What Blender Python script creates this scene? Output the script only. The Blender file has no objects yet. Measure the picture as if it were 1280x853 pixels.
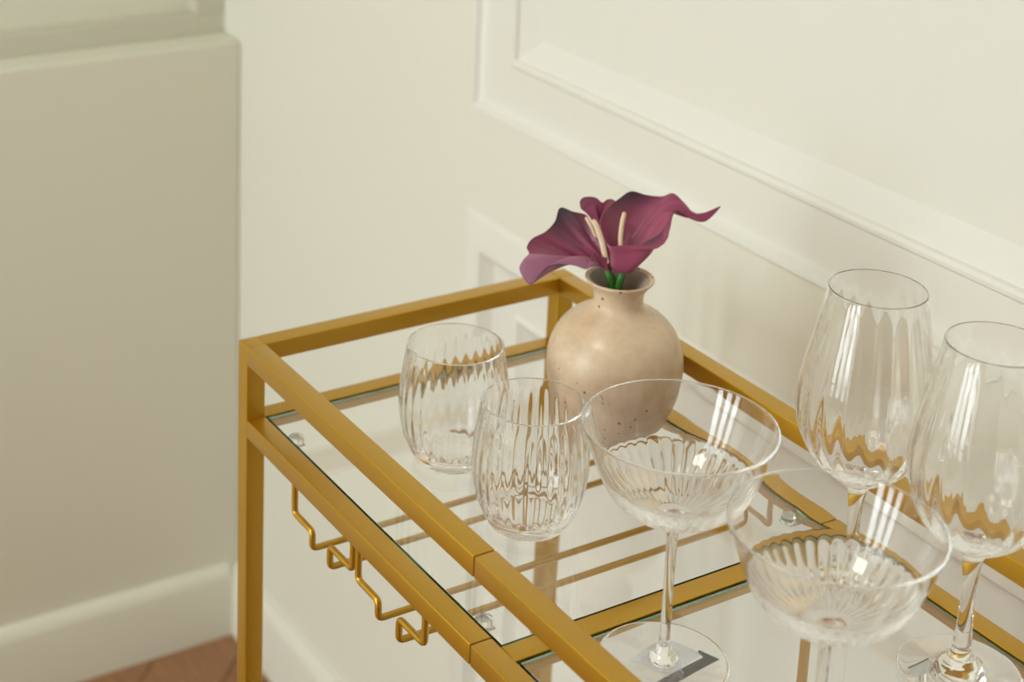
import bpy, bmesh, math, random
from mathutils import Vector, Matrix, noise
random.seed(7)
T = 0.015                      # width of the cart's square tube, the unit the scene was measured in
ZF = 64.03                     # height of the top rail above the floor, in tube widths
def W3(u, v, w): return Vector((u*T, v*T, (w+ZF)*T))
S = 3.93                       # drop from the guard rail top to the shelf bar top
D, CW, H = 19.75, 0.95, 0.95   # cart depth, tube height
UL, VW = -63.43, 29.98         # left wall plane, right wall plane
scene = bpy.context.scene
col = scene.collection

# ---------------------------------------------------------------- camera
cd = bpy.data.cameras.new('camera'); cam = bpy.data.objects.new('camera', cd); col.objects.link(cam)
R_ = Vector((0.50836107, 0.86066912, 0.02859526)); U_ = Vector((-0.2244227, 0.10035223, 0.96931103)); F_ = Vector((-0.83138648, 0.49917742, -0.24416886))
m = Matrix(((R_.x, U_.x, -F_.x), (R_.y, U_.y, -F_.y), (R_.z, U_.z, -F_.z))).to_4x4()
m.translation = W3(70.7042, -33.33644, 37.42453)
cam.matrix_world = m
cd.sensor_width = 36; cd.lens = 2138.54/1280*36
cd.shift_x = 131.54/1280; cd.shift_y = -433.02/1280
cd.clip_start = .05
cd.dof.use_dof = True
cd.dof.focus_distance = (W3(20, 8, -1)-m.translation).dot(F_)
cd.dof.aperture_fstop = 7.1
scene.camera = cam
# ---------------------------------------------------------------- light
wd = bpy.data.worlds.new('daylight'); scene.world = wd; wd.use_nodes = True
bg = wd.node_tree.nodes['Background']; bg.inputs[0].default_value = (.75, .86, 1, 1); bg.inputs[1].default_value = 1.0
def area(name, loc, target, sx, sy, power, colr):
    l = bpy.data.lights.new(name, 'AREA'); l.shape = 'RECTANGLE'; l.size = sx; l.size_y = sy; l.energy = power; l.color = colr
    o = bpy.data.objects.new(name, l); col.objects.link(o); o.location = loc
    o.rotation_euler = (Vector(target)-Vector(loc)).to_track_quat('-Z', 'Y').to_euler(); return o
area('window_daylight', (.0, -3.0, 1.5), (.0, 0, 1.4), 1.8, 2.0, 95, (.90, 1, 1.02))
area('added_warm_fill', (0.3, -1.1, 2.52), (.3, -1.1, 0), .5, .5, 12, (1, .94, .84))  # added warm fill from above to brighten the walls, no lamp fixture here
vs = scene.view_settings
vs.view_transform = 'Standard'; vs.look = 'None'; vs.gamma = 1; vs.use_curve_mapping = False; vs.exposure = -.05
scene.cycles.max_bounces = 64; scene.cycles.transmission_bounces = 64; scene.cycles.transparent_max_bounces = 16
scene.cycles.diffuse_bounces = 6; scene.cycles.glossy_bounces = 64
scene.cycles.caustics_refractive = True; scene.cycles.caustics_reflective = True
scene.cycles.blur_glossy = 0.3; scene.cycles.sample_clamp_indirect = 6

# ---------------------------------------------------------------- materials
def mat(name, colr, rough=.5, metal=0, **kw):
    mt = bpy.data.materials.new(name); mt.use_nodes = True
    b = mt.node_tree.nodes['Principled BSDF']
    b.inputs['Base Color'].default_value = (*colr, 1); b.inputs['Roughness'].default_value = rough; b.inputs['Metallic'].default_value = metal
    for k, v in kw.items():
        b.inputs[k.replace('_', ' ')].default_value = v
    return mt
def noise_bump(mt, scale, strength, dist=.001, detail=3):
    nt = mt.node_tree; b = nt.nodes['Principled BSDF']
    tc = nt.nodes.new('ShaderNodeTexCoord'); n = nt.nodes.new('ShaderNodeTexNoise'); bp = nt.nodes.new('ShaderNodeBump')
    n.inputs['Scale'].default_value = scale; n.inputs['Detail'].default_value = detail
    bp.inputs['Strength'].default_value = strength; bp.inputs['Distance'].default_value = dist
    nt.links.new(tc.outputs['Object'], n.inputs['Vector']); nt.links.new(n.outputs[0], bp.inputs['Height']); nt.links.new(bp.outputs[0], b.inputs['Normal'])
    return n
def noise_color(mt, scale, c1, c2, stops=(.35, .65), stretch=None, detail=4):
    nt = mt.node_tree; b = nt.nodes['Principled BSDF']
    tc = nt.nodes.new('ShaderNodeTexCoord'); n = nt.nodes.new('ShaderNodeTexNoise'); r = nt.nodes.new('ShaderNodeValToRGB')
    n.inputs['Scale'].default_value = scale; n.inputs['Detail'].default_value = detail
    r.color_ramp.elements[0].position = stops[0]; r.color_ramp.elements[0].color = (*c1, 1)
    r.color_ramp.elements[1].position = stops[1]; r.color_ramp.elements[1].color = (*c2, 1)
    src = tc.outputs['Object']
    if stretch:
        mp = nt.nodes.new('ShaderNodeMapping'); mp.inputs['Scale'].default_value = stretch
        nt.links.new(src, mp.inputs[0]); src = mp.outputs[0]
    nt.links.new(src, n.inputs['Vector']); nt.links.new(n.outputs[0], r.inputs[0]); nt.links.new(r.outputs[0], b.inputs['Base Color'])
    return r
wall_m = mat('cream_wall_paint', (.775, .76, .66), .55); noise_bump(wall_m, 400, .05)
trim_m = mat('satin_trim_paint', (.79, .78, .71), .38)
ceil_m = mat('ceiling_paint', (.85, .84, .80), .8)
frame_m = mat('window_frame_paint', (.62, .60, .50), .4)
blind_m = mat('window_blind', (.78, .77, .66), .7)
gold_m = mat('satin_brass_paint', (.57, .315, .010), .42, .88, Coat_Weight=.65, Coat_Roughness=.25); noise_bump(gold_m, 1500, .03, .0003)
seam_m = mat('matte_dark_brown', (.05, .03, .01), .8)  # one dark brown for the joint sleeves and castors
wood_m = mat('oak_plank', (.35, .17, .07), .4)
wood_cols = []
for k, c in enumerate([(.36, .17, .075), (.30, .135, .055), (.42, .21, .10), (.33, .16, .075)]):
    wm = mat('oak_plank_tone', (c[0]*1.1, c[1]*1.1, c[2]*.9), .42); noise_color(wm, 14, tuple(x*.82 for x in c), tuple(min(1, x*1.12) for x in c), (.3, .7), (1, 9, 1)); wood_cols.append(wm)
subfloor_m = mat('floor_screed', (.09, .05, .03), .9)
def glass(name, colr, ior=1.5):
    mt = bpy.data.materials.new(name); mt.use_nodes = True; nt = mt.node_tree; nt.nodes.clear()
    o = nt.nodes.new('ShaderNodeOutputMaterial'); g = nt.nodes.new('ShaderNodeBsdfGlass')
    g.inputs['Color'].default_value = (*colr, 1); g.inputs['Roughness'].default_value = 0; g.inputs['IOR'].default_value = ior
    nt.links.new(g.outputs[0], o.inputs[0]); return mt
crystal_m = glass('clear_drinking_glass', (1, 1, 1))
pane_m = glass('clear_shelf_glass', (.995, 1, .998))
pane_edge_m = glass('green_glass_edge', (.33, .50, .44))
ceramic_m = mat('speckled_ceramic', (.66, .50, .36), .5)
def ceramic():
    nt = ceramic_m.node_tree; b = nt.nodes['Principled BSDF']; L = nt.links
    tc = nt.nodes.new('ShaderNodeTexCoord')
    n = nt.nodes.new('ShaderNodeTexNoise'); n.inputs['Scale'].default_value = 28; n.inputs['Detail'].default_value = 6; n.inputs['Roughness'].default_value = .65
    r = nt.nodes.new('ShaderNodeValToRGB'); r.color_ramp.elements[0].position = .34; r.color_ramp.elements[0].color = (.60, .42, .26, 1)
    r.color_ramp.elements[1].position = .66; r.color_ramp.elements[1].color = (.80, .62, .44, 1)
    L.new(tc.outputs['Object'], n.inputs['Vector']); L.new(n.outputs[0], r.inputs[0])
    v = nt.nodes.new('ShaderNodeTexVoronoi'); v.inputs['Scale'].default_value = 120; v.inputs['Randomness'].default_value = 1
    L.new(tc.outputs['Object'], v.inputs['Vector'])
    n2 = nt.nodes.new('ShaderNodeTexNoise'); n2.inputs['Scale'].default_value = 45; L.new(tc.outputs['Object'], n2.inputs['Vector'])
    th = nt.nodes.new('ShaderNodeMapRange'); th.inputs[1].default_value = .42; th.inputs[2].default_value = .62; th.inputs[3].default_value = .02; th.inputs[4].default_value = .15
    L.new(n2.outputs[0], th.inputs[0])
    lt = nt.nodes.new('ShaderNodeMath'); lt.operation = 'LESS_THAN'; L.new(v.outputs['Distance'], lt.inputs[0]); L.new(th.outputs[0], lt.inputs[1])
    mx = nt.nodes.new('ShaderNodeMixRGB'); mx.inputs[2].default_value = (.22, .12, .075, 1); L.new(lt.outputs[0], mx.inputs[0]); L.new(r.outputs[0], mx.inputs[1])
    L.new(mx.outputs[0], b.inputs['Base Color'])
    bp = nt.nodes.new('ShaderNodeBump'); bp.inputs['Strength'].default_value = .25; bp.inputs['Distance'].default_value = .0008; bp.invert = True
    L.new(lt.outputs[0], bp.inputs['Height']); L.new(bp.outputs[0], b.inputs['Normal'])
ceramic()
b = ceramic_m.node_tree.nodes['Principled BSDF']; b.inputs['Coat Weight'].default_value = .45; b.inputs['Coat Roughness'].default_value = .22
vase_in_m = mat('ceramic_inside', (.42, .35, .29), .8)
petal_m = mat('plum_petal', (.27, .03, .09), .42)
def petal():
    nt = petal_m.node_tree; b = nt.nodes['Principled BSDF']; L = nt.links
    at = nt.nodes.new('ShaderNodeVertexColor'); at.layer_name = 'petal_tone'
    tc = nt.nodes.new('ShaderNodeTexCoord'); n = nt.nodes.new('ShaderNodeTexNoise'); n.inputs['Scale'].default_value = 60; n.inputs['Detail'].default_value = 4
    L.new(tc.outputs['Object'], n.inputs['Vector'])
    mx = nt.nodes.new('ShaderNodeMixRGB'); mx.blend_type = 'MULTIPLY'; mx.inputs[0].default_value = .35
    L.new(at.outputs[0], mx.inputs[1]); L.new(n.outputs[0], mx.inputs[2]); L.new(mx.outputs[0], b.inputs['Base Color'])
    b.inputs['Coat Weight'].default_value = .2; b.inputs['Sheen Weight'].default_value = .15
    w = nt.nodes.new('ShaderNodeTexNoise'); w.inputs['Scale'].default_value = 180; w.inputs['Detail'].default_value = 5; bp = nt.nodes.new('ShaderNodeBump'); bp.inputs['Strength'].default_value = .3; bp.inputs['Distance'].default_value = .0008
    L.new(tc.outputs['Object'], w.inputs['Vector']); L.new(w.outputs[0], bp.inputs['Height']); L.new(bp.outputs[0], b.inputs['Normal'])
petal()
spadix_m = mat('cream_spadix', (.80, .60, .42), .75); noise_bump(spadix_m, 900, .6, .0006)
stem_m = mat('green_stem', (.055, .19, .03), .45)
label_m = mat('white_paper_label', (.93, .95, .97), .6)
ink_m = mat('dark_label_edge', (.035, .035, .035), .5)
clip_m = mat('steel_clip', (.55, .55, .52), .35, .8)
pad_m = crystal_m if True else mat('silicone_pad', (.72, .75, .72), .35)

# ---------------------------------------------------------------- helpers
def link(name, bm, mats, parent=None, origin=None, smooth=True, angle=35):
    me = bpy.data.meshes.new(name)
    if origin is not None: bmesh.ops.translate(bm, verts=bm.verts, vec=-Vector(origin))
    bm.to_mesh(me); bm.free()
    for mt in (mats if isinstance(mats, (list, tuple)) else [mats]): me.materials.append(mt)
    o = bpy.data.objects.new(name, me); col.objects.link(o)
    if smooth:
        me.polygons.foreach_set('use_smooth', [True]*len(me.polygons))
        try: me.set_sharp_from_angle(angle=math.radians(angle))
        except Exception: pass
    if parent is not None:
        o.parent = parent
        if origin is not None: o.location = Vector(origin)-parent.location
    elif origin is not None: o.location = origin
    return o
def tag(o, label=None, cat=None, group=None, kind=None):
    if label: o['label'] = label
    if cat: o['category'] = cat
    if group: o['group'] = group
    if kind: o['kind'] = kind
    return o
def thing(name, loc, label, cat, group=None):
    o = bpy.data.objects.new(name, None); o.empty_display_size = .03; col.objects.link(o); o.location = loc
    return tag(o, label, cat, group)
def box(bm, a, b, bevel=0, mi=0):
    a = Vector(a); b = Vector(b); c = (a+b)/2; s = b-a
    r = bmesh.ops.create_cube(bm, size=1)
    for v in r['verts']: v.co = Vector((v.co.x*abs(s.x), v.co.y*abs(s.y), v.co.z*abs(s.z)))+c
    fs = list({f for v in r['verts'] for f in v.link_faces})
    for f in fs: f.material_index = mi
    if bevel:
        es = list({e for v in r['verts'] for e in v.link_edges})
        rr = bmesh.ops.bevel(bm, geom=es, offset=bevel, segments=3, profile=.6, affect='EDGES', clamp_overlap=True)
        for f in rr['faces']: f.material_index = mi
def ubox(bm, a, b, bevel=0, mi=0): box(bm, W3(*a), W3(*b), bevel, mi)
def catmull(pts, n):
    out = []; k = len(pts)
    for i in range(k-1):
        p0, p1, p2, p3 = pts[max(i-1, 0)], pts[i], pts[i+1], pts[min(i+2, k-1)]
        for j in range(n):
            t = j/n
            out.append(tuple(.5*((2*b)+(c-a)*t+(2*a-5*b+4*c-d)*t*t+(3*b-a-3*c+d)*t**3) for a, b, c, d in zip(p0, p1, p2, p3)))
    out.append(tuple(pts[-1])); return out
def lathe(bm, prof, seg, mod=None, mi=None):
    """prof: closed outline (r, z, tag) starting and ending on the axis"""
    rings = []
    for i, p in enumerate(prof):
        r, z = p[0], p[1]
        if r < 1e-6: rings.append([bm.verts.new((0, 0, z))]); continue
        ring = []
        for k in range(seg):
            a = 2*math.pi*k/seg; rr = r
            if mod: rr, zz = mod(p, a)
            else: zz = z
            ring.append(bm.verts.new((rr*math.cos(a), rr*math.sin(a), zz)))
        rings.append(ring)
    for i in range(len(rings)-1):
        A, B = rings[i], rings[i+1]; m = mi[i] if mi else 0
        for k in range(seg):
            k2 = (k+1) % seg
            if len(A) == 1 and len(B) == 1: continue
            if len(A) == 1: f = bm.faces.new((A[0], B[k2], B[k]))
            elif len(B) == 1: f = bm.faces.new((A[k], A[k2], B[0]))
            else: f = bm.faces.new((A[k], A[k2], B[k2], B[k]))
            f.material_index = m
    bmesh.ops.recalc_face_normals(bm, faces=bm.faces)
def tube(bm, pts, r, seg=10, radii=None, cap=True, sub=6, smoothp=True):
    P = [Vector(p) for p in (catmull([tuple(p) for p in pts], sub) if smoothp else pts)]
    n = len(P)
    if radii: rad = [radii[min(int(i/(n-1)*(len(radii)-1)), len(radii)-2)]*(1-(i/(n-1)*(len(radii)-1) % 1 if i < n-1 else 1))+radii[min(int(i/(n-1)*(len(radii)-1)), len(radii)-2)+1]*((i/(n-1)*(len(radii)-1)) % 1 if i < n-1 else 1) for i in range(n)]
    else: rad = [r]*n
    t0 = (P[1]-P[0]).normalized(); up = Vector((0, 0, 1)) if abs(t0.z) < .9 else Vector((1, 0, 0)); x = t0.cross(up).normalized(); rings = []
    for i in range(n):
        t = (P[min(i+1, n-1)]-P[max(i-1, 0)]).normalized(); x = (x-t*x.dot(t)).normalized(); y = t.cross(x)
        rings.append([bm.verts.new(P[i]+(x*math.cos(2*math.pi*k/seg)+y*math.sin(2*math.pi*k/seg))*rad[i]) for k in range(seg)])
    for A, B in zip(rings, rings[1:]):
        for k in range(seg): bm.faces.new((A[k], A[(k+1) % seg], B[(k+1) % seg], B[k]))
    if cap:
        bm.faces.new(rings[0]); bm.faces.new(rings[-1])
    bmesh.ops.recalc_face_normals(bm, faces=bm.faces)
def rounded(pts, r, n=4):
    """corner-rounded polyline"""
    P = [Vector(p) for p in pts]; out = [P[0]]
    for i in range(1, len(P)-1):
        a = (P[i-1]-P[i]); b = (P[i+1]-P[i]); rr = min(r, a.length*.45, b.length*.45)
        A = P[i]+a.normalized()*rr; B = P[i]+b.normalized()*rr
        for k in range(n+1):
            t = k/n; out.append(A*(1-t)**2+P[i]*2*t*(1-t)+B*t*t)
    out.append(P[-1]); return out

# ---------------------------------------------------------------- the room
X0, X1, Y0, Y1, ZC = UL*T, 4.6, -2.9, VW*T, 2.62
def struct(name, bm, m, parent=None, smooth=False):
    o = link(name, bm, m, parent, smooth=smooth)
    if parent is None: o['kind'] = 'structure'
    return o
bm = bmesh.new(); box(bm, (X0-.2, Y0-.1, -.1), (X1+.1, Y1+.1, -.012)); floor = struct('floor', bm, subfloor_m)
# herringbone planks, cut to the room
def clip(poly, nx, ny, d):
    out = []
    for i in range(len(poly)):
        a, b = poly[i], poly[(i+1) % len(poly)]; da = a[0]*nx+a[1]*ny-d; db = b[0]*nx+b[1]*ny-d
        if da <= 0: out.append(a)
        if da*db < 0:
            t = da/(da-db); out.append((a[0]+(b[0]-a[0])*t, a[1]+(b[1]-a[1])*t))
    return out
PW, PL, gap = .11, .55, .0012
ang = math.radians(45)
cnt = 0; PLK = []; REST = bmesh.new()
def plank(cx, cy, hor, idx):
    global cnt
    hx, hy = (PL/2-gap, PW/2-gap) if hor else (PW/2-gap, PL/2-gap)
    poly = []
    for sx, sy in ((-1, -1), (1, -1), (1, 1), (-1, 1)):
        x, y = cx+sx*hx, cy+sy*hy
        poly.append((x*math.cos(ang)-y*math.sin(ang), x*math.sin(ang)+y*math.cos(ang)))
    for nx, ny, d in ((1, 0, X1), (-1, 0, -X0), (0, 1, Y1), (0, -1, -Y0)):
        poly = clip(poly, nx, ny, d)
        if len(poly) < 3: return
    PLK.append(poly)
    return
def build_plank(poly, idx):
    global cnt
    area_ = abs(sum(poly[i][0]*poly[(i+1) % len(poly)][1]-poly[(i+1) % len(poly)][0]*poly[i][1] for i in range(len(poly))))/2
    if area_ < 2e-4: return
    bm = REST if cnt >= 290 else bmesh.new(); lo = [bm.verts.new((x, y, -.012)) for x, y in poly]; hi = [bm.verts.new((x, y, 0)) for x, y in poly]
    bm.faces.new(hi); bm.faces.new(lo[::-1])
    for i in range(len(poly)): j = (i+1) % len(poly); bm.faces.new((lo[i], lo[j], hi[j], hi[i]))
    cnt += 1
    if bm is REST: return
    cc = (sum(p[0] for p in poly)/len(poly), sum(p[1] for p in poly)/len(poly), 0)
    o = link('floor_plank', bm, wood_cols[(idx*7+cnt) % 4], floor, origin=cc, smooth=False)
# herringbone layout: step (PW, PW) along the zigzag, columns 2*? PL apart
r_ = PL/PW
for a in range(-60, 60):
    for b_ in range(-8, 9):
        ox = a*PW+b_*PL; oy = a*PW-b_*PL
        plank(ox+PL/2, oy+PW/2, True, a+b_)
        plank(ox+PL+PW/2-PW*0, oy+PW-PL/2+PL*0+0, False, a-b_+1)
PLK.sort(key=lambda p: (sum(q[0] for q in p)/len(p)-X0)**2+(sum(q[1] for q in p)/len(p)-Y1)**2)
for k_, p_ in enumerate(PLK): build_plank(p_, k_*3+k_//4)
far = link('floor_planking', REST, wood_cols[0], floor, smooth=False); far['kind'] = 'stuff'
# right wall: flat field with two framed panels (holes), panels wide along x
pan_u0, pan_u1 = -25.4, 95.0
panels = [(pan_u0, pan_u1, .45, 90.0), (pan_u0-.0, pan_u1, -54.0, -7.0)]
bm = bmesh.new()
xa, xb = X0-.08, X1
def wallrect(u0x, u1x, z0, z1):
    box(bm, (u0x, Y1, z0), (u1x, Y1+.06, z1))
pu0 = pan_u0*T; pu1 = pan_u1*T
zs_ = [(panels[1][2]+ZF)*T, (panels[1][3]+ZF)*T, (panels[0][2]+ZF)*T, (panels[0][3]+ZF)*T]
wallrect(xa, pu0, 0, ZC); wallrect(pu1, xb, 0, ZC)
wallrect(pu0, pu1, 0, zs_[0]); wallrect(pu0, pu1, zs_[1], zs_[2]); wallrect(pu0, pu1, zs_[3], ZC)
box(bm, (pu0-.01, Y1+.04, zs_[0]-.01), (pu1+.01, Y1+.07, zs_[3]+.01))
wall_right = struct('wall_right', bm, wall_m)
# frame mouldings: profile (inward distance s, height h towards the room)
def moulding(name, u0, u1, z0, z1, prof, panel_h):
    bm = bmesh.new(); rings = []
    for s, h in prof:
        rings.append([bm.verts.new(W3(u, VW-h, z)) for u, z in ((u0+s, z0+s), (u1-s, z0+s), (u1-s, z1-s), (u0+s, z1-s))])
    for A, B in zip(rings, rings[1:]):
        for k in range(4): bm.faces.new((A[k], A[(k+1) % 4], B[(k+1) % 4], B[k]))
    bm.faces.new(rings[-1])
    bmesh.ops.recalc_face_normals(bm, faces=bm.faces)
    o = link(name, bm, trim_m, wall_right, smooth=True, angle=25); return o
upper_prof = [(0, -.02), (0, .06), (.10, .10), (.22, .06), (.40, -.15), (.75, -.42), (1.0, -.5), (1.6, -.5), (3.2, -.46), (4.0, -.40), (4.15, -.22), (4.4, -.18), (4.6, -.3), (4.7, -.52), (5.1, -.7), (5.6, -1.0), (6.2, -1.25), (6.3, -1.3)]
moulding('panel_moulding', *panels[0], upper_prof, 0)
lower_prof = [(0, -.02), (0, .05), (.6, .28), (1.3, .48), (1.9, .55), (2.45, .5), (2.6, .3), (2.9, -.1), (3.2, -.35), (3.4, -.4), (6.0, -.4), (6.15, -.25), (6.4, -.25), (6.55, -.45), (7.0, -.8), (7.5, -1.15), (7.7, -1.2)]
moulding('panel_moulding', *panels[1], lower_prof, 0)
# left wall with the window niche
zt = (-4.45+ZF)*T
bm = bmesh.new()
box(bm, (X0-.20, Y0, 0), (X0, Y1, zt), .006)
box(bm, (X0-.20, Y0, 2.35), (X0, Y1, ZC)); box(bm, (X0-.20, Y0, zt-.02), (X0, -1.4, 2.36))
wall_left = struct('wall_left', bm, wall_m, smooth=True)
bm = bmesh.new(); box(bm, (X0-.003, Y0, zt-.0), (X0+.0, Y0+.01, zt+.001))
bm.free()
# window in the niche: frame rails, stile and panes
bm = bmesh.new(); fx0, fx1 = X0-.10, X0-.052
yb = Y1-.0
box(bm, (fx0, -1.4, zt), (fx1, yb, zt+.028), .002); box(bm, (fx0, -1.4, 2.31), (fx1, yb, 2.35), .002)
box(bm, (fx0, yb-.042, zt+.028), (fx1, yb, 2.31), .002); box(bm, (fx0, -1.4, zt+.028), (fx1, -1.36, 2.31), .002)
win = struct('window_1', bm, frame_m)
bm = bmesh.new(); box(bm, (fx0+.012, -1.36, zt+.028), (fx0+.018, yb-.042, 2.31)); link('blind', bm, blind_m, win, smooth=False)
# baseboards
def baseboard(name, pts_a, pts_b, nrm, h=.107):
    bm = bmesh.new(); a = Vector(pts_a); b_ = Vector(pts_b); n = Vector(nrm)
    pr = [(0, 0), (.016, 0), (.016, h-.02), (.0145, h-.012), (.010, h-.004), (.005, h), (0, h)]
    A = [bm.verts.new(a+n*d+Vector((0, 0, z))) for d, z in pr]; B = [bm.verts.new(b_+n*d+Vector((0, 0, z))) for d, z in pr]
    for k in range(len(pr)): j = (k+1) % len(pr); bm.faces.new((A[k], A[j], B[j], B[k]))
    bm.faces.new(A); bm.faces.new(B[::-1]); bmesh.ops.recalc_face_normals(bm, faces=bm.faces)
    return struct(name, bm, wall_m, smooth=True)
baseboard('baseboard_left', (X0, Y0, 0), (X0, Y1-.016, 0), (1, 0, 0), .110)
baseboard('baseboard_right', (X0, Y1, 0), (X1, Y1, 0), (0, -1, 0))
# the rest of the room (outside the frame): ceiling, window wall, wall behind the camera
bm = bmesh.new(); box(bm, (X0-.2, Y0-.1, ZC), (X1+.1, Y1+.1, ZC+.05)); struct('ceiling', bm, ceil_m)
bm = bmesh.new(); box(bm, (X1, Y0-.1, 0), (X1+.06, Y1+.06, ZC)); struct('wall_front', bm, wall_m)
wx0, wx1, wz0, wz1 = -.88, .9, .5, 2.45
bm = bmesh.new(); box(bm, (X0-.2, Y0-.08, 0), (wx0, Y0, ZC)); box(bm, (wx1, Y0-.08, 0), (X1, Y0, ZC))
box(bm, (wx0, Y0-.08, 0), (wx1, Y0, wz0)); box(bm, (wx0, Y0-.08, wz1), (wx1, Y0, ZC)); struct('wall_back', bm, wall_m)
bm = bmesh.new()
for k in range(4):
    xx = wx0+(wx1-wx0)*k/3; box(bm, (xx-.13, Y0-.06, wz0), (xx+.13, Y0-.01, wz1))
struct('added_window_bars', bm, trim_m)  # unseen wide bars, added to split the window's reflection into narrow strips

# ---------------------------------------------------------------- bar cart
UE = 44.0
cart = thing('bar_cart', W3(UE/2, D/2, -ZF), 'brushed brass coloured bar cart with glass shelf tops beside the cream panelled wall', 'bar cart')
JU = 21.52; g = .035; bv = .0009
LEGB = -ZF+3
def bar(name, a, b, label=None):
    bm = bmesh.new(); ubox(bm, a, b, bv)
    o = link(name, bm, gold_m, cart, origin=(W3(*a)+W3(*b))/2, angle=40); return o
for (u0, v0) in ((0, 0), (0, D-1), (UE-1, 0), (UE-1, D-1)):
    bar('leg', (u0, v0, LEGB), (u0+1, v0+1, 0))
for z in (0, -S):
    nm = 'guard_rail' if z == 0 else 'shelf_bar'
    for v0 in (0, D-1):
        bar(nm, (1+.01, v0, z-H), (JU-g, v0+1, z)); bar(nm, (JU+g, v0, z-H), (UE-1.01, v0+1, z))
    for u0 in (0, UE-1): bar(nm, (u0, 1.01, z-H), (u0+1, D-1.01, z))
cap = bmesh.new()
bar('cross_bar', (22.2, 1.01, -S-H), (23.24, D-1.01, -S))
# lower shelf, out of the photograph's frame
for v0 in (0, D-1): bar('lower_bar', (1.01, v0, -52), (UE-1.01, v0+1, -51))
for u0 in (0, UE-1): bar('lower_bar', (u0, 1.01, -52), (u0+1, D-1.01, -51))
for (u0, v0) in ((0, 0), (0, D-1), (UE-1, 0), (UE-1, D-1)):
    bm = bmesh.new(); bmesh.ops.create_cone(bm, cap_ends=True, segments=24, radius1=1.3*T, radius2=1.3*T, depth=.9*T, matrix=Matrix.Translation(W3(u0+.5, v0+.5, -ZF+1.3)) @ Matrix.Rotation(math.pi/2, 4, 'X'))
    bmesh.ops.create_cone(bm, cap_ends=True, segments=12, radius1=.3*T, radius2=.3*T, depth=1.6*T, matrix=Matrix.Translation(W3(u0+.5, v0+.5, -ZF+2.3)))
    link('castor', bm, seam_m, cart, origin=W3(u0+.5, v0+.5, -ZF+1.3))
# inside connectors: dark sleeve seen in the joint lines
for z in (0, -S):
    for v0 in (0, D-1):
        bm = bmesh.new(); ubox(bm, (JU-.6, v0+.06, z-H+.06), (JU+.6, v0+.94, z-.06)); link('joint_sleeve', bm, seam_m, cart, origin=W3(JU, v0+.5, z-.5), smooth=False)
# glass panes let into the shelf frame
GT = -S-.05; GB = GT-.33
def pane(name, u0, u1, v0, v1, zt_, zb_, parent):
    bm = bmesh.new(); ubox(bm, (u0, v0, zb_), (u1, v1, zt_), .0004)
    bm.faces.ensure_lookup_table()
    for f in bm.faces: f.material_index = 0 if abs(f.normal.z) > .9 else 1
    return link(name, bm, [pane_m, pane_edge_m], parent, origin=W3((u0+u1)/2, (v0+v1)/2, zb_), smooth=False)
pane('glass_pane', 1.12, 22.08, 1.12, D-1.12, GT, GB, cart)
pane('glass_pane', 23.36, UE-1.12, 1.12, D-1.12, GT, GB, cart)
pane('lower_glass_pane', 1.03, UE-1.03, 1.03, D-1.03, -51.1, -51.4, cart)
# pane clips: steel tab from the bar and a clear pad
def clip_at(u, v, du, dv):
    t_ = bmesh.new(); ubox(t_, (u-.42 if not du else u-.42, v-.3-(.5 if dv < 0 else 0), GB-.42), (u+.42, v+.3+(.5 if dv > 0 else 0), GB-.34), .0003)
    tb = link('pane_clip', t_, clip_m, cart, origin=W3(u, v, GB-.38), smooth=False)
    p = bmesh.new(); bmesh.ops.create_cone(p, cap_ends=True, segments=28, radius1=.42*T, radius2=.36*T, depth=.30*T, matrix=Matrix.Translation(W3(u, v, GB-.18)))
    po = link('clear_pad', p, pad_m, tb, smooth=True); po.location = -tb.location-cart.location
    return tb
for u, v, dv in ((3.17, 1.64, -1), (20.0, 1.66, -1), (3.17, D-1.64, 1), (20.0, D-1.64, 1), (25.3, 1.64, -1), (25.3, D-1.64, 1)): clip_at(u, v, 0, dv)
# stemware rack wires: near end profile, rail, far end profile
def wire(us, zs, ur, zr, u_end):
    n_, f_ = .42, D-.5
    pts = [W3(us, n_, -S-H-.02), W3(us, n_, zs), W3(ur, n_, zs), W3(ur, n_, zr), W3(ur, f_, zr), W3(ur, f_, zs), W3(us, f_, zs), W3(us, f_, -S-H-.02)]
    bm = bmesh.new(); tube(bm, rounded(pts, .3*T), .155*T, 12, smoothp=False)
    return link('rack_wire', bm, gold_m, cart, origin=W3((us+ur)/2, D/2, zr), angle=60)
wire(5.5, -6.75, 7.35, -7.65, 0); wire(11.25, -6.55, 9.1, -7.65, 0)
wire(11.75, -6.75, 13.6, -7.65, 0); wire(17.5, -6.55, 15.4, -7.65, 0)
bm = bmesh.new(); ubox(bm, (20.75, 18.95, -51), (21.1, 19.3, -S-H), .0005)
link('support_rod', bm, gold_m, cart, origin=W3(20.9, 19.1, -30))

# ---------------------------------------------------------------- glassware
def prof_units(outer, inner, n=6, bottom=None):
    """outer: base->rim, inner: rim->axis, each a list of (r, z)"""
    o = [(p[0], p[1], 0) for p in catmull(outer, n)]; i = [(p[0], p[1], 1) for p in catmull(inner, n)]
    return o, i
def make_glass(name, loc, label, cat, group, parts):
    t = thing(name, loc, label, cat, group)
    return t
def flute(n, amp, zlo, zhi, both=False, zpk=None):
    def f(p, a):
        r, z, s = p
        if s == 0 and not both: return r, z
        t = (z-zlo)/(zhi-zlo)
        if t <= 0 or t >= 1: return r, z
        w = math.sin(math.pi*t)**.6 if zpk is None else (min(t/zpk, (1-t)/(1-zpk)))**.7
        k = amp*w*math.cos(n*a)
        if s == 0: k = -k*.4
        return max(r-k, 1e-4), z
    return f
def closed(pts_o, pts_i):
    P = [(0, pts_o[0][1], 0)] + pts_o + pts_i
    return [(max(p[0], 0)*T, p[1]*T, p[2]) for p in P]
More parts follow.
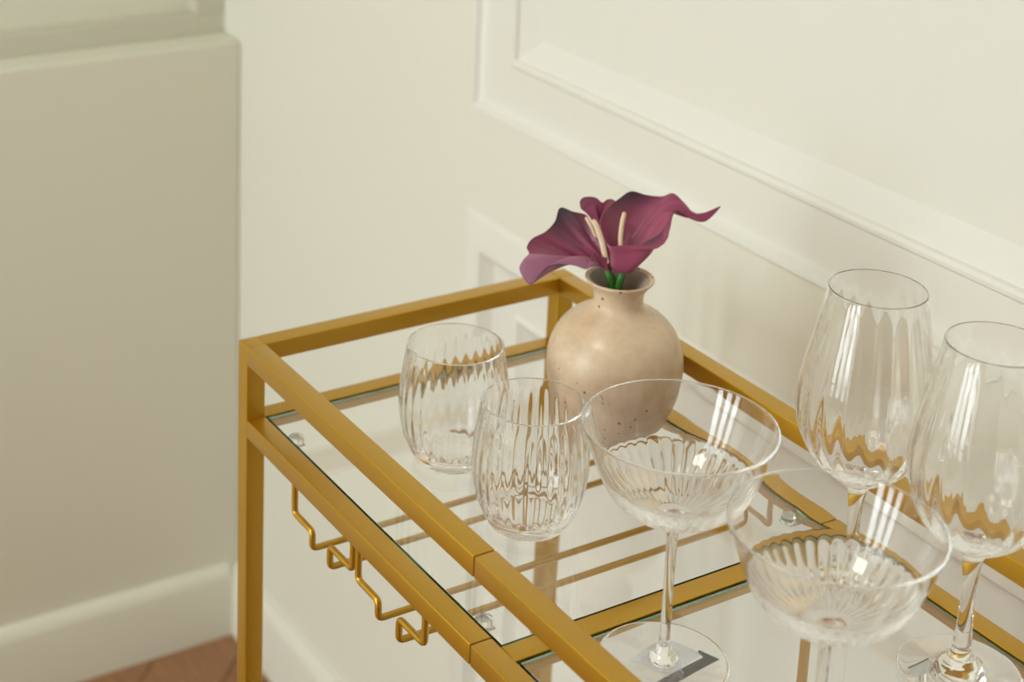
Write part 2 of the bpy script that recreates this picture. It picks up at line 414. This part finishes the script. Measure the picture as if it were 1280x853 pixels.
def lathe_obj(name, prof, seg, mod, m, parent):
    bm = bmesh.new(); lathe(bm, prof, seg, mod); return link(name, bm, m, parent, smooth=True, angle=50)
def modT(f):
    return lambda p, a: tuple(x*T for x in f((p[0]/T, p[1]/T, p[2]), a))
def tumbler(loc, label):
    t = thing('stemless_tumbler', loc, label, 'tumbler', 'ribbed stemless tumblers on the glass shelf')
    o, i = prof_units([(1.35, 0.0), (1.58, .02), (1.78, .16), (2.1, .75), (2.42, 1.55), (2.6, 2.7), (2.58, 3.9), (2.42, 5.1), (2.30, 5.86)],
                      [(2.29, 5.92), (2.20, 5.92), (2.19, 5.86), (2.30, 5.1), (2.46, 3.9), (2.48, 2.7), (2.28, 1.6), (1.98, .98), (1.72, .66), (1.3, .58), (.7, .57), (0, .57)])
    bm = bmesh.new(); P = closed(o, i); lathe(bm, P, 216, modT(flute(30, .017, .7, 5.5)))
    link('bowl', bm, crystal_m, t, smooth=True, angle=60)
    return t
tumbler(W3(8.72, 7.13, GT+.01), 'clear ribbed stemless tumbler, the far one nearer the short end rail')
tumbler(W3(15.14, 7.11, GT+.01), 'clear ribbed stemless tumbler standing between the far tumbler and the coupe')
def stem_glass(name, loc, label, cat, group, outer, inner, foot, flutes, seg=224, sticker=None):
    t = thing(name, loc, label, cat, group)
    # foot + stem + bowl are one piece of glass; parts: foot, stem, bowl
    o, i = prof_units(outer, inner)
    zc = outer[0][1]
    P = [(0, zc*T, 0)]+[(p[0]*T, p[1]*T, p[2]) for p in o+i]
    bm = bmesh.new(); lathe(bm, P, seg, modT(flutes)); link('bowl', bm, crystal_m, t, smooth=True, angle=60)
    # stem and foot, the stem top ends just under the bowl floor
    bm = bmesh.new(); f = catmull(foot['stem'], 6); f = [(0, f[0][1])]+f+[(0, f[-1][1])]
    lathe(bm, [(p[0]*T, p[1]*T, 0) for p in f], 48); link('stem', bm, crystal_m, t, smooth=True, angle=60)
    bm = bmesh.new(); f = catmull(foot['foot'], 6); f = [(0, f[0][1])]+f+[(0, f[-1][1])]
    lathe(bm, [(p[0]*T, p[1]*T, 0) for p in f], 96); link('foot', bm, crystal_m, t, smooth=True, angle=60)
    return t
def coupe(loc, label):
    outer = [(.24, 6.22), (.6, 6.30), (1.3, 6.52), (2.05, 6.95), (2.62, 7.55), (2.98, 8.2), (3.3, 9.0), (3.6, 9.8), (3.72, 10.2)]
    inner = [(3.715, 10.26), (3.64, 10.26), (3.62, 10.18), (3.5, 9.8), (3.2, 9.0), (2.87, 8.2), (2.48, 7.65), (1.9, 7.12), (1.25, 6.82), (.6, 6.68), (0, 6.64)]
    foot = {'stem': [(.36, .52), (.30, .7), (.22, 1.1), (.20, 2.5), (.20, 4.4), (.23, 5.6), (.32, 6.1), (.42, 6.23)],
            'foot': [(2.45, .02), (2.53, .05), (2.50, .11), (1.8, .16), (1.0, .22), (.62, .30), (.50, .42), (.40, .515)]}
    def fl(p, a):
        r, z, s = p
        if z > 8.2 or z < 6.35 or r < .5: return r, z
        w = max(0, min(1, (8.2-z)/.9))*min(1, (r-.5)/.6)
        return r+(.034 if s == 0 else -.01)*w*abs(math.cos(18*a)), z
    return stem_glass('coupe_glass', loc, label, 'coupe glass', 'coupe glasses on the glass shelf', outer, inner, foot, fl, 288)
c1 = coupe(W3(26.01, 6.08, GT+.012), 'clear coupe glass standing right of the near tumbler, its foot on the shelf')
c2 = coupe(W3(33.96, 6.35, GT+.012), 'clear coupe glass in the foreground, bowl overlapping the wine glass stem')
def wine(loc, label):
    outer = [(.24, 5.42), (.6, 5.50), (1.2, 5.78), (1.9, 6.4), (2.45, 7.3), (2.76, 8.3), (2.80, 9.3), (2.62, 10.6), (2.32, 12.0), (2.05, 13.3), (1.96, 13.9)]
    inner = [(1.955, 13.97), (1.90, 13.97), (1.885, 13.9), (1.98, 13.3), (2.25, 12.0), (2.54, 10.6), (2.72, 9.3), (2.67, 8.3), (2.35, 7.35), (1.78, 6.55), (1.1, 6.05), (.55, 5.86), (0, 5.8)]
    foot = {'stem': [(.5, .82), (.42, .95), (.37, 1.3), (.30, 2.2), (.27, 3.2), (.30, 4.2), (.40, 5.0), (.52, 5.3), (.62, 5.43)],
            'foot': [(2.26, .02), (2.34, .06), (2.3, .12), (1.7, .18), (1.1, .3), (.8, .5), (.66, .68), (.56, .815)]}
    def fl(p, a):
        r, z, s = p
        if s == 0 or z < 6.0 or z > 13.6 or r < .5: return r, z
        t = (z-6.0)/7.6; w = math.sin(math.pi*min(1, t*1.0))**.5*(1-.55*t)
        return r-.032*w*math.cos(20*a), z
    return stem_glass('wine_glass', loc, label, 'wine glass', 'wine glasses by the back rail', outer, inner, foot, fl, 200)
w1 = wine(W3(26.28, 15.62, GT+.012), 'tall clear wine glass by the back rail, the one nearer the vase')
w2 = wine(W3(32.03, 15.94, GT+.012), 'tall clear wine glass at the right edge, its round foot resting on the shelf')
def sticker(parent, quads_white, quads_dark, z):
    bm = bmesh.new()
    def q(pts, mi):
        hi = [bm.verts.new(W3(u, v, z)-parent.location) for u, v in pts]; lo = [bm.verts.new(W3(u, v, z-.004)-parent.location) for u, v in pts]
        for f in (hi, lo[::-1]): bm.faces.new(f).material_index = mi
        for k in range(len(pts)): j = (k+1) % len(pts); bm.faces.new((lo[k], lo[j], hi[j], hi[k])).material_index = mi
    for p in quads_white: q(p, 0)
    for p in quads_dark: q(p, 1)
    bmesh.ops.recalc_face_normals(bm, faces=bm.faces)
    o = link('paper_sticker', bm, [label_m, ink_m], parent, smooth=False); o['label'] = 'white paper sticker with dark edge under the foot'
    return o
def toward(p, q, k): return (p[0]+(q[0]-p[0])*k, p[1]+(q[1]-p[1])*k)
SC = (26.98, 8.12); SA = (26.15, 7.76); SB = (27.24, 5.8)
sticker(c1, [((24.9, 7.05), (26.45, 7.75), (26.9, 5.6), (25.35, 4.9))], [(SA, SC, (26.75, 7.6), (26.25, 7.62)), (SC, (27.5, 4.3), (27.0, 4.2), (26.6, 7.6))], GT+.006)
sticker(w2, [((30.95, 14.42), (31.02, 15.4), (33.0, 15.5), (32.95, 13.9), (31.5, 14.0))], [((30.90, 14.34), (30.97, 15.44), (31.03, 15.44), (30.98, 14.36))], GT+.006)

# ---------------------------------------------------------------- vase
VU, VV = 10.55, 15.2
vase = thing('vase', W3(VU, VV, GT+.01), 'sandy beige speckled ceramic vase with a narrow neck holding dark lilies', 'vase')
prof = [(1.75, 0.0), (1.95, .03), (2.12, .25), (2.55, 1.1), (2.98, 2.1), (3.26, 3.2), (3.32, 4.1), (3.2, 4.9), (2.85, 5.7), (2.25, 6.35), (1.6, 6.75), (1.27, 7.05), (1.19, 7.4), (1.26, 7.8), (1.5, 8.15), (1.66, 8.33), (1.67, 8.42)]
inn = [(1.60, 8.45), (1.45, 8.36), (1.2, 8.1), (1.02, 7.7), (.95, 7.2), (1.1, 6.8), (1.6, 6.4), (2.4, 5.6), (2.9, 4.4), (2.8, 2.8), (2.2, 1.0), (1.6, .4), (0, .35)]
o_ = catmull(prof, 5); i_ = catmull(inn, 4)
P = [(0, 0)]+o_+i_
mi = [0]*(len(o_)+5)+[1]*(len(i_)-5)
bm = bmesh.new(); lathe(bm, [(p[0]*T, p[1]*T, 0) for p in P], 96, None, mi+[1]*4); link('body', bm, [ceramic_m, vase_in_m], vase, smooth=True, angle=60)

# ---------------------------------------------------------------- calla lilies
FX = Vector((.5179, .8555, 0)).normalized()          # to the right along the cart's short side view
FN = Vector((.775, -.469, .4245)).normalized()       # towards the room
FX = (FX-FN*FX.dot(FN)).normalized(); FU = FN.cross(FX).normalized()
if FU.z < 0: FU = -FU
K = T/26.1/4                                         # one drawing unit in metres
FC = W3(VU, VV, GT+8.45)
def fp(x, y, d): return FC+FX*((x-706)*K)+FU*((545-y)*K)+FN*(d*K)
def cr(a, b, c, d, t): return (2*b+(c-a)*t+(2*a-5*b+4*c-d)*t*t+(3*b-a-3*c+d)*t**3)*.5
def spathe(cols, parent, closed_=True, nu=8, nv=6, tone=None, thick=.0009):
    G = [[fp(*p) for p in c] for c in cols]; nc = len(G); nr = len(G[0])
    # interpolate along rows
    rows = []
    def colinterp(c):
        out = []
        for i in range(nr-1):
            for j in range(nv): out.append(cr(c[max(i-1, 0)], c[i], c[i+1], c[min(i+2, nr-1)], j/nv))
        out.append(c[-1]); return out
    C2 = [colinterp(c) for c in G]; M = len(C2[0])
    bm = bmesh.new(); V = []
    rng = nc if closed_ else nc-1
    for i in range(rng):
        if closed_: i0, i1, i2, i3 = (i-1) % nc, i, (i+1) % nc, (i+2) % nc
        else: i0, i1, i2, i3 = max(i-1, 0), i, i+1, min(i+2, nc-1)
        for j in range(nu):
            V.append([bm.verts.new(cr(C2[i0][k], C2[i1][k], C2[i2][k], C2[i3][k], j/nu)) for k in range(M)])
    if not closed_: V.append([bm.verts.new(p) for p in C2[-1]])
    n = len(V); cl = bm.loops.layers.float_color.new('petal_tone')
    info = {}
    for i in range(n):
        for k in range(M): info[V[i][k]] = (i/(n), k/(M-1))
    for i in range(n if closed_ else n-1):
        j = (i+1) % n
        for k in range(M-1): bm.faces.new((V[i][k], V[j][k], V[j][k+1], V[i][k+1]))
    bmesh.ops.recalc_face_normals(bm, faces=bm.faces)
    for f in bm.faces:
        for l in f.loops:
            a, r = info[l.vert]; c = tone(a, r); l[cl] = (*c, 1)
    bmesh.ops.translate(bm, verts=bm.verts, vec=-parent.location)
    o = link('spathe', bm, petal_m, parent, smooth=True, angle=180)
    md = o.modifiers.new('thickness', 'SOLIDIFY'); md.thickness = thick; md.offset = 0
    sb = o.modifiers.new('smooth', 'SUBSURF'); sb.levels = 1; sb.render_levels = 1
    return o
def mixc(a, b, t): t = max(0, min(1, t)); return tuple(x*(1-t)+y*t for x, y in zip(a, b))
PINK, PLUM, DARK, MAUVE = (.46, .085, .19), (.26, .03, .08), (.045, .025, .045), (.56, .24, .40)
def spadix(pts, r, parent):
    bm = bmesh.new(); P = [fp(*p)-parent.location for p in pts]; tube(bm, P, r, 14, radii=[r*.9*K, r*K, r*K, r*K, r*.95*K, r*.55*K])
    return link('spadix', bm, spadix_m, parent, smooth=True, angle=60)
def stem(pts, r, parent):
    bm = bmesh.new(); P = [fp(*p)-parent.location for p in pts]; tube(bm, P, r*K, 14)
    return link('stem', bm, stem_m, parent, smooth=True, angle=60)
# lily A: opens to the upper right with a long curled tail
A = [
 [(722, 522, 18), (722, 475, 48), (710, 440, 66), (706, 410, 74), (705, 391, 74)],
 [(708, 520, 16), (680, 475, 40), (660, 440, 56), (650, 412, 62), (645, 394, 62)],
 [(698, 514, 8), (656, 460, 24), (630, 400, 36), (615, 350, 40), (608, 322, 38)],
 [(698, 505, -4), (655, 430, 0), (625, 350, 10), (608, 300, 18), (604, 265, 18)],
 [(704, 498, -16), (675, 400, -28), (652, 310, -26), (640, 245, -20), (638, 203, -16)],
 [(712, 495, -20), (700, 380, -46), (700, 280, -54), (702, 200, -56), (703, 152, -48)],
 [(720, 494, -22), (725, 370, -54), (745, 260, -66), (760, 170, -74), (768, 109, -66)],
 [(726, 495, -20), (748, 365, -50), (800, 250, -64), (830, 180, -76), (848, 124, -78)],
 [(732, 498, -18), (768, 365, -44), (850, 240, -58), (895, 175, -70), (930, 129, -78)],
 [(736, 502, -14), (780, 370, -36), (880, 225, -50), (945, 165, -60), (985, 113, -66)],
 [(738, 505, -10), (790, 376, -28), (900, 218, -44), (990, 160, -52), (1045, 168, -56)],
 [(740, 507, -8), (796, 380, -22), (912, 214, -40), (1020, 178, -46), (1092, 222, -48)],
 [(741, 509, -6), (800, 384, -16), (920, 214, -36), (1050, 210, -42), (1150, 224, -44)],
 [(742, 510, -4), (804, 388, -10), (926, 218, -32), (1075, 236, -40), (1224, 172, -40)],
 [(742, 512, -2), (808, 392, -4), (930, 224, -26), (1055, 232, -36), (1150, 250, -40)],
 [(742, 513, 2), (812, 396, 4), (930, 236, -16), (1020, 215, -24), (1085, 250, -30)],
 [(741, 515, 6), (816, 400, 14), (925, 258, 0), (980, 208, -8), (1025, 214, -16)],
 [(740, 517, 10), (820, 404, 26), (915, 300, 20), (962, 240, 12), (982, 196, 2)],
 [(738, 519, 12), (822, 408, 40), (895, 350, 44), (950, 300, 38), (940, 262, 20)],
 [(735, 521, 14), (815, 415, 52), (870, 392, 66), (928, 362, 62), (900, 322, 36)],
 [(731, 522, 16), (800, 428, 60), (835, 405, 78), (872, 402, 80), (846, 360, 56)],
 [(727, 522, 17), (765, 455, 58), (778, 425, 76), (792, 406, 82), (790, 386, 70)],
]
for c in A:
    x, y, d = c[0]; c[0] = (720+(x-720)*1.9, y+6, d*2.0)
    x, y, d = c[1]; fr = max(0, min(1, (d+20)/60)); c[1] = (720+(x-720)*(1+.25*fr), y+24*fr, d*1.1)
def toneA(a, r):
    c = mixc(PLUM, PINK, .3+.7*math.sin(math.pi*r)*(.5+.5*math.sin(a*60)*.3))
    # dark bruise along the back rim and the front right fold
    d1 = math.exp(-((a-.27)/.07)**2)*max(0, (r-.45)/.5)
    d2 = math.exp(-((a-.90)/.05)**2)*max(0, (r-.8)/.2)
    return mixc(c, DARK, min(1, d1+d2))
la = thing('calla_lily', fp(722, 560, 0), 'plum calla lily opening right with a long tail curling past the vase', 'flower', 'artificial calla lilies in the vase')
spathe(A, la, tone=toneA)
spadix([(712, 470, 20), (706, 400, 30), (704, 350, 32), (712, 280, 28), (722, 236, 24), (725, 224, 22)], 12.5, la)
stem([(722, 512, 6), (712, 545, 4), (700, 600, -20), (694, 700, -70), (700, 880, -152)], 20, la)
# lily B: opens to the left, lip folding down
thr = (648, 505)
rim = [((632, 452, 60), 0), ((600, 448, 72), 0), ((566, 432, 74), 0), ((548, 470, 78), .1), ((528, 515, 82), .35), ((470, 500, 90), .6), ((400, 495, 96), .8), ((332, 512, 98), .95), ((284, 560, 98), 1), ((250, 600, 98), 1), ((214, 568, 94), 1), ((194, 520, 84), .9), ((214, 478, 70), .6), ((244, 444, 46), .2), ((234, 412, 22), -.1), ((262, 368, 2), -.25), ((330, 330, -18), -.25), ((378, 276, -32), -.2), ((404, 206, -46), -.15), ((470, 222, -58), -.1), ((538, 238, -60), -.1), ((560, 285, -58), 0), ((592, 335, -46), 0), ((622, 400, -10), 0)]
B = []
nB = len(rim)
for k, (rp, bulge) in enumerate(rim):
    an = 2*math.pi*k/nB
    t0 = (thr[0]-16*math.sin(an), thr[1]+4+10*math.cos(an), 18*math.cos(an))
    c = [t0]
    ridge = 9*math.cos(k*math.pi) if 13 <= k <= 20 else 0
    for f in (.25, .5, .75, .92):
        s = math.sin(math.pi*f)
        c.append((t0[0]+(rp[0]-t0[0])*f, t0[1]+(rp[1]-t0[1])*f-58*bulge*s+(10*s if k < 3 else 0), t0[2]+(rp[2]-t0[2])*f+14*s*(1 if bulge > 0 else 0)+ridge*s))
    c.append(rp); B.append(c)
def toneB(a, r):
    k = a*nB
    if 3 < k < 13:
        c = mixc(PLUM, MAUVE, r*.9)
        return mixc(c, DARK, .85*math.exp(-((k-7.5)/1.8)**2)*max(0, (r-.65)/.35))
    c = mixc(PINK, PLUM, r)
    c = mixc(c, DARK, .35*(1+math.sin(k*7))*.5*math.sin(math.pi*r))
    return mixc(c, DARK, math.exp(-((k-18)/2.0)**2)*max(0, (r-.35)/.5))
lb = thing('calla_lily', fp(640, 560, 0), 'plum calla lily opening left, its lip folding down over the rail corner', 'flower', 'artificial calla lilies in the vase')
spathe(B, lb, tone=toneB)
spadix([(636, 480, 42), (624, 445, 52), (614, 400, 54), (598, 345, 50), (578, 290, 44), (563, 268, 40)], 15, lb)
stem([(642, 505, 4), (652, 545, 2), (668, 600, -28), (668, 700, -80), (650, 880, -160)], 18, lb)
# lily C: small, behind the others
thC = (612, 440)
rimC = [(606, 262, -70), (590, 215, -68), (575, 178, -62), (548, 172, -56), (516, 208, -50), (506, 172, -62), (524, 148, -76), (560, 141, -92), (596, 146, -100), (626, 168, -104), (650, 152, -112), (676, 148, -116), (694, 162, -112), (672, 200, -96), (640, 240, -82)]
C = []
for k, rp in enumerate(rimC):
    an = 2*math.pi*k/len(rimC); t0 = (thC[0]-10*math.sin(an), thC[1], -70+10*math.cos(an)); c = [t0]
    for f, dx in ((.35, 0), (.7, 0)):
        ctr = (612-14*f, 440-(440-225)*f, -80)
        wdt = .25+.75*f**3
        c.append((ctr[0]+(rp[0]-ctr[0])*wdt*.6, ctr[1]+(rp[1]-ctr[1])*.35*f, ctr[2]+(rp[2]-ctr[2])*wdt+14*math.cos(an)))
    c.append(((c[-1][0]+rp[0])/2, (c[-1][1]+rp[1])/2-8, (c[-1][2]+rp[2])/2)); c.append(rp); C.append(c)
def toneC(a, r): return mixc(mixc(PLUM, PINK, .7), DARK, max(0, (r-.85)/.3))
lc = thing('calla_lily', fp(612, 560, -40), 'small curled plum calla lily at the back, behind the left lily', 'flower', 'artificial calla lilies in the vase')
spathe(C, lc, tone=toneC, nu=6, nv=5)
spadix([(606, 420, -40), (596, 370, -34), (575, 320, -28), (556, 285, -24), (542, 262, -24), (534, 250, -24)], 10, lc)
stem([(612, 440, -70), (640, 500, -50), (676, 550, -40), (700, 620, -70), (716, 720, -120)], 14, lc)
